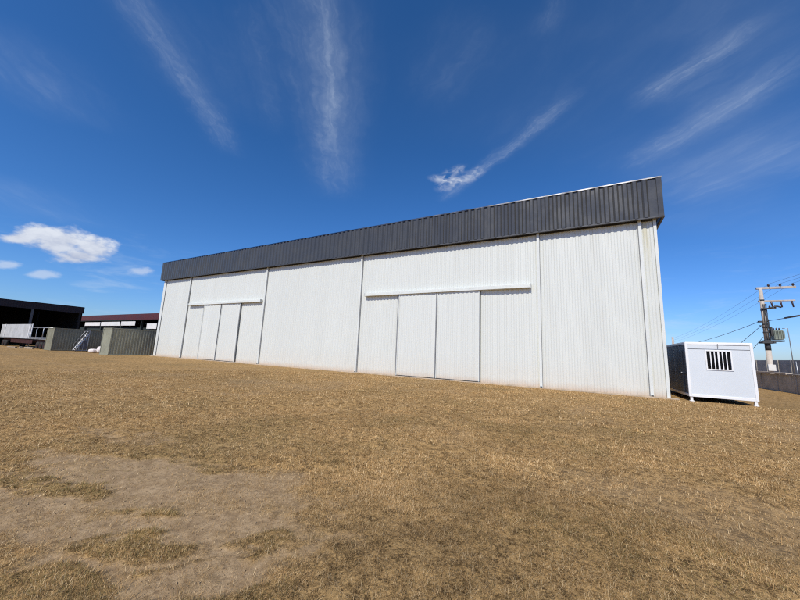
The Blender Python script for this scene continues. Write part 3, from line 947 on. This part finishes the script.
# ------------------------------------------------------------------ trailer by the open shed
TX0, TX1, TY = -86.6, -62.95, 16.6
tr = empty('flatbed_trailer', ((TX0 + TX1) / 2, TY + 1.2, -0.1))
tag(tr, 'long trailer with dull white side boards and red chassis in front of the open shed', 'trailer')
to = Vector((-(TX0 + TX1) / 2, -TY - 1.2, 0.1))
XM = -71.9
part(MB().box(TX0, XM, TY, TY + 0.06, 1.36, 3.42), 'side_board', M['trailer_white'], tr, to)
part(MB().box(TX0, -82.6, TY + 2.34, TY + 2.40, 1.36, 3.42), 'side_board', M['trailer_white'], tr, to)
for x in (-84.3, -72.4, -71.2):
    part(MB().box(x - 0.14, x + 0.14, TY - 0.06, TY - 0.003, 1.3, 3.45), 'stake', M['cabin_frame'], tr, to)
part(MB().box(TX0, TX1, TY, TY + 2.4, 1.22, 1.355), 'bed', M['grey_steel'], tr, to)
rl = MB()
for y in (TY + 0.03, TY + 2.37):
    rl.tube([(XM, y, 2.9), (TX1, y, 2.86)], 0.05, 6)
    rl.tube([(XM, y, 1.5), (TX1, y, 1.5)], 0.05, 6)
    for x in (-69.2, -66.5, -63.2):
        rl.tube([(x, y, 1.36), (x, y, 2.88)], 0.05, 6)
part(rl, 'rail', M['grey_steel'], tr, to)
part(MB().box(TX0, TX1, TY + 0.5, TY + 0.68, 0.72, 1.21).box(TX0, TX1, TY + 1.72, TY + 1.9, 0.72, 1.21), 'chassis', M['red_steel'], tr, to)
part(MB().box(-80.5, -70.5, TY + 0.08, TY + 0.14, 0.55, 1.1), 'side_guard', M['red_steel'], tr, to)
for x in (-84.6, -83.2, -68.2, -66.8, -65.4):
    for y in (TY + 0.06, TY + 2.04):
        wl = part(MB().tube([(x, y, 0.38), (x, y + 0.3, 0.38)], 0.48, 20), 'wheel', M['rubber'], tr, to)
        MB().tube([(x, y - 0.012, 0.38), (x, y - 0.002, 0.38)], 0.24, 14).build('rim', M['red_steel'], wl)
for x0 in (-73.8,):
    part(MB().box(x0, x0 + 0.12, TY + 0.5, TY + 0.62, -0.05, 0.73).box(x0 - 0.1, x0 + 0.22, TY + 0.42, TY + 0.7, -0.09, -0.04), 'landing_leg', M['grey_steel'], tr, to)

# loose timber on the ground in front of it
pl_rng = random.Random(3)
for i, (x, y, L, a, z, lab) in enumerate((
        (-72.6, 15.3, 2.6, 0.10, -0.07, 'long grey plank lying flat on the dirt in front of the trailer'),
        (-69.6, 15.5, 2.0, -0.16, -0.07, 'short weathered beam lying in front of the trailer wheels'),
        (-66.4, 15.6, 1.7, 0.22, -0.07, 'pale short board lying nearest the dark olive container'))):
    o = MB().box(-L / 2, L / 2, -0.12, 0.12, 0, 0.14 + 0.05 * i).build('timber_plank', M['timber'])
    o.location = (x, y, z - 0.02)
    o.rotation_euler = (0, 0, a)
    tag(o, lab, 'plank', 'loose timber by the trailer')

# ------------------------------------------------------------------ boundary walls at the right


def panel_wall(name, x, ya, yb, z, step, label, z_step=None):
    root = empty(name, (x, ya, 0))
    tag(root, label, 'wall')
    n = int(round((yb - ya) / step))
    for k in range(n):
        y0, y1 = k * step, (k + 1) * step
        zt = z(ya + y0) if callable(z) else z
        MB().box(-0.03, 0.03, y0 + 0.07, y1 - 0.07, -0.1, zt - 0.02)\
            .box(-0.036, 0.036, y0 + 0.07, y1 - 0.07, zt * 0.5 - 0.008, zt * 0.5 + 0.008).build('panel', M['concrete'], root)
    for k in range(n + 1):
        zt = z(ya + k * step) if callable(z) else z
        MB().box(-0.085, 0.085, k * step - 0.068, k * step + 0.068, -0.1, zt).build('post', M['concrete'], root, 0.01)
    return root


lw = panel_wall('low_wall', 12.45, 20.0, 70.0, 1.22, 2.5, 'low grey concrete panel wall with pale coping behind the site cabin')
MB().box(-0.16, 0.16, 13.4, 50.0, 1.225, 1.36).build('coping', M['coping'], lw, 0.015)
MB().box(-0.11, 0.11, 0.0, 13.38, 1.225, 1.29).build('coping', M['concrete'], lw, 0.012)
panel_wall('tall_wall', 18.0, 30.0, 100.0, 2.52, 2.5, 'taller dark concrete wall standing behind the utility pole')

# ------------------------------------------------------------------ utility pole with transformer
PX, PY = 14.62, 42.1
up_ = empty('utility_pole', (PX, PY, 0))
tag(up_, 'concrete utility pole with two cross arms and a grey green transformer', 'utility pole')
MB().tube([(0, 0, -0.2), (0, 0, 3.2)], 0.205, 12, 0.19).build('shaft', M['pole'], up_)
MB().tube([(0, 0, 3.203), (0, 0, 4.0)], 0.20, 12, 0.195).build('shaft', M['pole_dark'], up_)
MB().tube([(0, 0, 4.003), (0, 0, 8.95)], 0.18, 12, 0.135).build('shaft', M['pole'], up_)
MB().box(-0.26, 0.22, -0.36, -0.2, 1.4, 1.95).build('meter_box', M['white_panel'], up_, 0.01)
a1 = MB().box(-0.28, 2.25, -0.09, 0.09, 8.78, 8.98).build('cross_arm', M['pole_arm'], up_, 0.01)
a2 = MB().box(-0.25, 2.1, -0.07, 0.07, 7.62, 7.74).build('cross_arm', M['pole_arm'], up_, 0.01)
ins = [(0, 0), (0.055, 0), (0.05, 0.06), (0.11, 0.08), (0.06, 0.12), (0.10, 0.14), (0.055, 0.18), (0.075, 0.22), (0.03, 0.26)]
IX = (0.55, 1.3, 2.1)
for x in IX:
    MB().lathe(ins, (x, 0, 8.982), 12).build('insulator', M['insulator'], a1)
for x in (0.55, 1.15, 1.85):
    MB().tube([(x, -0.10, 7.6), (x, -0.15, 7.42), (x + 0.03, -0.18, 7.05)], 0.07, 8, 0.05).build('fuse_cutout', M['insulator'], a2)
a3 = MB().box(-0.2, 0.75, -0.30, -0.22, 6.92, 7.0).build('bracket_arm', M['pole_dark'], up_)
for x in (0.35, 0.7):
    MB().lathe([(0.03, 0), (0.09, 0.03), (0.05, 0.09), (0.08, 0.12), (0.03, 0.2)], (x, -0.26, 7.002), 10).build('arrester', M['insulator'], a3)
MB().tube([(0.05, -0.24, 6.9), (0.8, -0.3, 7.15), (1.1, -0.2, 7.05)], 0.07, 6).build('bus_bar', M['pole_dark'], up_)
for z, r in ((7.7, 0.16), (6.8, 0.175), (5.5, 0.19), (5.2, 0.19), (4.75, 0.20)):
    MB().tube([(0, 0, z), (0, 0, z + 0.12)], r, 12).build('band', M['pole_dark'], up_)
# crooked cables down the shaft
cbm = MB()
rr = random.Random(5)
for k in range(4):
    ang = -1.9 + k * 0.5
    pts = [((0.19 + 0.06 * rr.random()) * math.cos(ang + 0.3 * rr.random()), (0.19 + 0.06 * rr.random()) * math.sin(ang + 0.3 * rr.random()), 7.4 - i * 0.42) for i in range(9)]
    cbm.tube(pts, 0.028, 6)
cbm.build('cable', M['pole_dark'], up_)
MB().box(-0.42, 0.2, -0.12, 0.12, 5.72, 5.86).build('cable_bracket', M['pole_dark'], up_)
MB().box(-0.36, 0.1, -0.1, 0.1, 5.38, 5.45).build('cable_bracket', M['pole_dark'], up_)
MB().box(-0.25, 1.0, -0.35, 0.35, 3.98, 4.10).box(-0.42, 0.42, -0.40, 0.40, 3.82, 3.975).build('platform', M['pole_dark'], up_)
tf = MB().box(0.38, 0.98, -0.34, 0.34, 4.16, 5.02).build('transformer', M['transformer'], up_, 0.03)
for k in range(6):
    yy = -0.30 + k * 0.12
    MB().box(0.985, 1.06, yy - 0.012, yy + 0.012, 4.25, 4.9).build('cooling_fin', M['transformer'], tf)
for k in range(6):
    xx = 0.42 + k * 0.1
    MB().box(xx - 0.01, xx + 0.01, -0.41, -0.345, 4.25, 4.9).build('cooling_fin', M['transformer'], tf)
for q in (0.5, 0.68, 0.86):
    MB().lathe([(0.03, 0), (0.07, 0.03), (0.04, 0.08), (0.07, 0.1), (0.02, 0.2)], (q, 0, 5.022), 10).build('bushing', M['insulator'], tf)
MB().box(0.26, 0.37, -0.2, 0.2, 4.5, 5.3).build('junction_box', M['pole_dark'], up_)
MB().tube([(0.95, -0.3, 5.15), (1.28, -0.3, 5.15), (1.30, -0.3, 4.2), (1.34, -0.3, 0.0)], 0.03, 6).build('conduit', M['grey_steel'], up_)
MB().tube([(1.5, -0.3, 2.3), (1.52, -0.3, 0.0)], 0.03, 6).build('conduit', M['grey_steel'], up_)

# second, distant pole on the same line, only its top shows over the cabin
fp = empty('utility_pole', (15.9, 84.3, 0))
tag(fp, 'small distant pale pole whose top shows just above the site cabin', 'utility pole')
MB().tube([(0, 0, -0.2), (0, 0, 7.0)], 0.24, 10, 0.17).build('shaft', M['pole'], fp)
for z in (6.75, 6.35, 5.95):
    MB().tube([(0, -0.02, z), (0, -0.36, z)], 0.05, 6).build('bracket', M['insulator'], fp)


def wire(a, b, sag, r, label, group='overhead lines'):
    a, b = Vector(a), Vector(b)
    pts = [a.lerp(b, t / 24) - Vector((0, 0, sag * 4 * (t / 24) * (1 - t / 24))) for t in range(25)]
    o = MB().tube(pts, r, 5).build('overhead_line', M['wire'])
    tag(o, label, 'power line', group)
    return o


names = ('leftmost', 'middle', 'outermost')
far_x = (-0.8, 0.35, 0.8)
for k, x in enumerate(IX):
    # away to the distant pole
    wire((PX + x, PY, 9.24), (15.9, 83.95, (6.75, 6.35, 5.95)[k]), 0.55, 0.008,
         ('thin wire running from the insulator nearest the pole shaft to the distant pole',
          'thin wire running from the middle insulator of the top arm to the distant pole',
          'thin wire running from the outer end insulator of the top arm to the distant pole')[k])
    # towards the viewer, off to the right
    wire((PX + x, PY, 9.24), (16.4 + 0.8 * k, 2.0, 9.6), 0.5, 0.009,
         ('thin wire leaving the insulator nearest the shaft to the right',
          'thin wire leaving the middle insulator of the top arm to the right',
          'thin wire leaving the outer end insulator of the top arm to the right')[k])
wire((PX - 0.3, PY, 5.82), (13.2, 84.3, 4.9), 0.75, 0.022, 'thick dark cable sagging low from the pole towards the hangar')
wire((PX + 0.2, PY, 5.85), (16.5, 2.0, 6.0), 0.25, 0.026, 'thick dark cable leaving the pole low to the right')
MB().tube([(PX + 0.45, 39.8, 5.86), (PX + 0.55, 37.9, 5.84)], 0.07, 8).build('cable_joint', M['pole_dark'])
tag(bpy.data.objects['cable_joint'], 'dark splice sleeve on the thick cable just right of the pole', 'cable joint')
wire((PX - 0.25, PY + 0.05, 5.4), (PX - 3.0, PY + 9.0, 0.0), 0.0, 0.02, 'upper stay wire slanting down left from the pole brackets', 'stay wires')
wire((PX - 0.2, PY + 0.05, 4.4), (PX - 1.5, PY + 6.0, 0.0), 0.0, 0.02, 'lower stay wire slanting down left below the transformer', 'stay wires')

# ------------------------------------------------------------------ light
SUN_EL, SUN_AZ = R(47), R(1.2)      # azimuth measured from the facade normal (-Y) towards +X
sd = Vector((math.sin(SUN_AZ) * math.cos(SUN_EL), -math.cos(SUN_AZ) * math.cos(SUN_EL), math.sin(SUN_EL)))
sun_d = bpy.data.lights.new('sun', 'SUN')
sun_d.energy = 4.2
sun_d.angle = R(0.53)
sun_d.color = (1.0, 0.95, 0.865)
sun = bpy.data.objects.new('sun', sun_d)
col.objects.link(sun)
sun.rotation_euler = (-sd).to_track_quat('-Z', 'Y').to_euler()
sun.location = sd * 60

# ------------------------------------------------------------------ sky
SKY_STR = 0.10
wd = bpy.data.worlds.new('World')
scene.world = wd
wd.use_nodes = True
wt = wd.node_tree
for n_ in list(wt.nodes):
    wt.nodes.remove(n_)
W = NT(wt)
out = W.n('ShaderNodeOutputWorld')
bg = W.n('ShaderNodeBackground')
bg.inputs['Strength'].default_value = SKY_STR
W.l(bg.outputs[0], out.inputs[0])
sky = W.n('ShaderNodeTexSky')
sky.sky_type = 'NISHITA'
sky.sun_disc = False
sky.sun_elevation = SUN_EL
sky.sun_rotation = math.pi - SUN_AZ
sky.altitude = 200
sky.air_density = 1.0
sky.dust_density = 0.6
sky.ozone_density = 3.0
skyc = sky.outputs[0]

tc = W.n('ShaderNodeTexCoord')
nrm = W.n('ShaderNodeVectorMath', operation='NORMALIZE')
W.l(tc.outputs['Generated'], nrm.inputs[0])
sp = W.n('ShaderNodeSeparateXYZ')
W.l(nrm.outputs[0], sp.inputs[0])
dx_, dy_, dz_ = sp.outputs
zc = W.math('MAXIMUM', dz_, 0.03)
cmb = W.n('ShaderNodeCombineXYZ')
W.l(W.math('DIVIDE', dx_, zc), cmb.inputs[0])
W.l(W.math('DIVIDE', dy_, zc), cmb.inputs[1])
PL = cmb.outputs[0]                      # the flat sheet in which the high cirrus lies


def plane(u, v):
    d = sky_dir(u, v)
    return Vector((d.x / d.z, d.y / d.z))


warp = W.n('ShaderNodeTexNoise')
W.l(PL, warp.inputs['Vector'])
warp.inputs['Scale'].default_value = 1.6
warp.inputs['Detail'].default_value = 4
wv = W.n('ShaderNodeVectorMath', operation='SUBTRACT')
W.l(warp.outputs['Color'], wv.inputs[0])
wv.inputs[1].default_value = (0.5, 0.5, 0.5)

warp2 = W.n('ShaderNodeTexNoise')
W.l(PL, warp2.inputs['Vector'])
warp2.inputs['Scale'].default_value = 9
warp2.inputs['Detail'].default_value = 5
warp2.inputs['Roughness'].default_value = 0.6
wv2 = W.n('ShaderNodeVectorMath', operation='MULTIPLY_ADD')
W.l(warp2.outputs['Color'], wv2.inputs[0])
wv2.inputs[1].default_value = (0.075, 0.075, 0)
W.l(PL, wv2.inputs[2])
wv3 = W.n('ShaderNodeVectorMath', operation='SUBTRACT')
W.l(wv2.outputs[0], wv3.inputs[0])
wv3.inputs[1].default_value = (0.0375, 0.0375, 0)
PLW = wv3.outputs[0]
total = None


def streak(a, b, wpx, inten, soft=0.35, wob=0.10, grain=0.65, fibre=14.0, seed=0.0):
    """one band of cirrus between two sky directions"""
    global total
    A, B = plane(*a), plane(*b)
    dv = B - A
    L = dv.length
    mid = ((a[0] + b[0]) / 2, (a[1] + b[1]) / 2)
    q = Vector((b[0] - a[0], b[1] - a[1])).normalized()
    pa, pb = plane(mid[0] - q.y * wpx / 2, mid[1] + q.x * wpx / 2), plane(mid[0] + q.y * wpx / 2, mid[1] - q.x * wpx / 2)
    wid = max(1e-3, abs((pb - pa).cross(dv) if False else ((pb - pa).x * dv.y - (pb - pa).y * dv.x)) / L)
    wsc = W.n('ShaderNodeVectorMath', operation='MULTIPLY_ADD')
    W.l(wv.outputs[0], wsc.inputs[0])
    wsc.inputs[1].default_value = (wob, wob, 0)
    W.l(PLW, wsc.inputs[2])
    loc = W.mapping(wsc.outputs[0], (A.x, A.y, 0), (0, 0, math.atan2(dv.y, dv.x)), (L, wid, 1), 'TEXTURE')
    s = W.n('ShaderNodeSeparateXYZ')
    W.l(loc, s.inputs[0])
    t, e = s.outputs[0], s.outputs[1]
    across = W.math('EXPONENT', W.math('MULTIPLY', W.math('MULTIPLY', e, e), -1.5))
    ends = W.math('MULTIPLY', W.ramp(t, 0.0, soft), W.ramp(t, 1.0, 1 - soft))
    nv = W.mapping(loc, (seed, seed * 1.7, 0), (0, 0, 0), (L / wid * 0.75, 1.3, 1))
    g1 = W.noise(nv, 1.6, 7, 0.62, 0.8)
    nv2 = W.mapping(loc, (seed, -seed, 0), (0, 0, 0.0), (1.2, fibre * 0.2, 1))
    g2 = W.noise(nv2, 1.4, 5, 0.6, 0.3)
    g = W.math('MULTIPLY', W.ramp(g1, 0.28, 0.78), W.ramp(g2, 0.25, 0.75))
    g = W.math('ADD', W.math('MULTIPLY', g, 1.7 * grain), 1 - grain * 0.85)
    r = W.math('MULTIPLY', W.math('MULTIPLY', across, ends), W.math('MULTIPLY', g, inten))
    r = W.math('MULTIPLY', r, 0.46)
    total = r if total is None else W.math('ADD', total, r)


streak((285, -190), (338, 205), 44, 0.32, 0.3, seed=1.3)
streak((314, -150), (331, 165), 13, 0.30, seed=2.1)
streak((345, -60), (344, 185), 30, 0.10, seed=2.9)
streak((60, -120), (236, 160), 19, 0.30, 0.26, seed=3.3)
streak((170, -40), (240, 130), 70, 0.07, seed=3.9)
streak((-40, -10), (75, 130), 46, 0.17, seed=4.7)
streak((245, -40), (275, 140), 16, 0.09, seed=5.1)
streak((590, 82), (438, 204), 6.5, 0.38, 0.20, 0.05, seed=6.2)
streak((780, 8), (626, 112), 11, 0.42, 0.35, 0.08, seed=7.4)
streak((840, 0), (640, 120), 60, 0.13, 0.3, seed=8.1)
streak((860, 22), (620, 176), 15, 0.42, 0.35, seed=9.6)
streak((860, 50), (640, 190), 90, 0.12, 0.35, seed=10.3)
streak((880, 110), (650, 208), 32, 0.42, 0.4, seed=11.8)
streak((850, 175), (665, 240), 60, 0.10, 0.4, seed=12.2)
streak((510, 0), (415, 110), 34, 0.09, seed=13.5)
streak((562, -20), (540, 45), 12, 0.12, seed=14.2)
streak((-40, 160), (70, 228), 26, 0.16, seed=15.9)
streak((640, -60), (500, 160), 130, 0.07, seed=16.6)
streak((820, -60), (700, 60), 120, 0.11, seed=17.1)

# low cumulus and horizon wisps live in azimuth / elevation
az_ = W.math('ARCTAN2', dx_, dy_)
el_ = W.math('ARCSINE', dz_)
cae = W.n('ShaderNodeCombineXYZ')
W.l(az_, cae.inputs[0])
W.l(el_, cae.inputs[1])
AE = cae.outputs[0]


def azel(u, v):
    d = sky_dir(u, v)
    return math.atan2(d.x, d.y), math.asin(d.z)


nz = W.n('ShaderNodeTexNoise')
W.l(W.mapping(AE, scale=(1, 1.7, 1)), nz.inputs['Vector'])
nz.inputs['Scale'].default_value = 26
nz.inputs['Detail'].default_value = 7
nz.inputs['Roughness'].default_value = 0.58
nzw = W.noise(W.mapping(AE, scale=(1, 5.0, 1)), 7, 6, 0.6, 0.6)


def puff(u, v, ru, rv, lo=0.36, hi=0.74):
    ca, ce = azel(u, v)
    a1 = azel(u + ru, v)
    e1 = azel(u, v - rv)
    rot = math.atan2(a1[1] - ce, a1[0] - ca)
    loc = W.mapping(AE, (ca, ce, 0), (0, 0, rot), (math.hypot(a1[0] - ca, a1[1] - ce), abs(e1[1] - ce), 1), 'TEXTURE')
    ln = W.n('ShaderNodeVectorMath', operation='LENGTH')
    W.l(loc, ln.inputs[0])
    s = W.n('ShaderNodeSeparateXYZ')
    W.l(loc, s.inputs[0])
    body = W.math('SUBTRACT', 1.0, ln.outputs['Value'])
    f = W.math('ADD', W.math('MULTIPLY', body, 0.85), W.math('MULTIPLY', W.math('SUBTRACT', nz.outputs[0], 0.36), 1.35))
    return W.ramp(f, lo, hi), s.outputs[1]


pf = None
for args in ((60, 241, 44, 20), (38, 234, 30, 13), (92, 248, 30, 19), (80, 256, 34, 10), (22, 238, 26, 8)):
    m_, ly = puff(*args, lo=0.24, hi=0.80)
    pf = m_ if pf is None else W.math('MAXIMUM', pf, m_)
ps = None
for args in ((40, 274, 28, 7), (8, 266, 20, 6), (142, 271, 18, 6)):
    m_, ly2 = puff(*args, lo=0.30, hi=0.85)
    ps = m_ if ps is None else W.math('MAXIMUM', ps, m_)
nz2 = W.noise(W.mapping(AE, scale=(1, 2.0, 1)), 34, 5, 0.52, 0.6)


def wisp(u, v, ru, rv, tilt=0.0):
    ca, ce = azel(u, v)
    a1 = azel(u + ru, v + tilt)
    e1 = azel(u, v - rv)
    loc = W.mapping(AE, (ca, ce, 0), (0, 0, math.atan2(a1[1] - ce, a1[0] - ca)), (math.hypot(a1[0] - ca, a1[1] - ce), abs(e1[1] - ce), 1), 'TEXTURE')
    ln = W.n('ShaderNodeVectorMath', operation='LENGTH')
    W.l(loc, ln.inputs[0])
    return W.math('MULTIPLY', W.ramp(ln.outputs['Value'], 1.0, 0.15), W.ramp(nz2, 0.34, 0.74))


pw = None
for args in ((445, 179, 21, 6, 1), (455, 171, 17, 7, -5), (449, 185, 18, 9, -4), (470, 176, 22, 9, -12)):
    m_ = wisp(*args)
    pw = m_ if pw is None else W.math('ADD', pw, W.math('MULTIPLY', m_, 0.7))
pw = W.math('MINIMUM', pw, 1.0)
# lower, denser parts of the cloud turn faintly grey
ca, ce = azel(64, 246)
below = W.ramp(el_, ce - 0.045, ce + 0.03)
tex = W.ramp(nz.outputs[0], 0.35, 0.65)
cumc = W.mix(W.math('MULTIPLY', W.math('ADD', below, tex), 0.5), (4.5, 5.0, 6.4), (7.9, 8.3, 9.0))

# gradation of the clear sky: camera-like contrast of the physically bright sky
hs = W.n('ShaderNodeHueSaturation')
hs.inputs['Saturation'].default_value = 1.08
hs.inputs['Value'].default_value = 1.0
W.l(skyc, hs.inputs['Color'])
tint = W.mix(1.0, hs.outputs[0], (0.62, 0.98, 1.46), 'MULTIPLY')
sc_ = W.n('ShaderNodeSeparateColor')
W.l(tint, sc_.inputs[0])
cc_ = W.n('ShaderNodeCombineColor')
for ch, (k_, p_) in enumerate(((0.83, 1.30), (0.845, 1.09), (0.703, 1.15))):
    W.l(W.math('MULTIPLY', W.math('POWER', sc_.outputs[ch], p_), k_), cc_.inputs[ch])
clear = cc_.outputs[0]

band = W.math('MULTIPLY', W.ramp(nzw, 0.50, 0.78), W.math('MULTIPLY', W.ramp(el_, 0.015, 0.05), W.ramp(el_, 0.30, 0.10)))
c1 = W.mix(W.math('MULTIPLY', band, 0.30), clear, (6.2, 7.4, 8.8))
c2 = W.mix(W.math('MINIMUM', total, 0.6), c1, (6.2, 7.2, 8.6))
c3 = W.mix(W.math('MULTIPLY', ps, 0.5), W.mix(W.math('MULTIPLY', pw, 0.72), c2, (7.4, 7.9, 8.8)), (7.2, 7.8, 8.8))
c4 = W.mix(W.math('MULTIPLY', pf, 0.93), c3, cumc)
W.l(c4, bg.inputs['Color'])

# ------------------------------------------------------------------ render settings
scene.view_settings.view_transform = 'Standard'
scene.view_settings.look = 'None'
scene.view_settings.gamma = 1
scene.view_settings.exposure = 0
scene.view_settings.use_curve_mapping = False
scene.render.engine = 'CYCLES'
scene.cycles.use_denoising = False
scene.cycles.max_bounces = 6
scene.cycles.filter_width = 1.15
scene.cycles.sample_clamp_indirect = 4
wd.cycles.sampling_method = 'MANUAL'
wd.cycles.sample_map_resolution = 1024
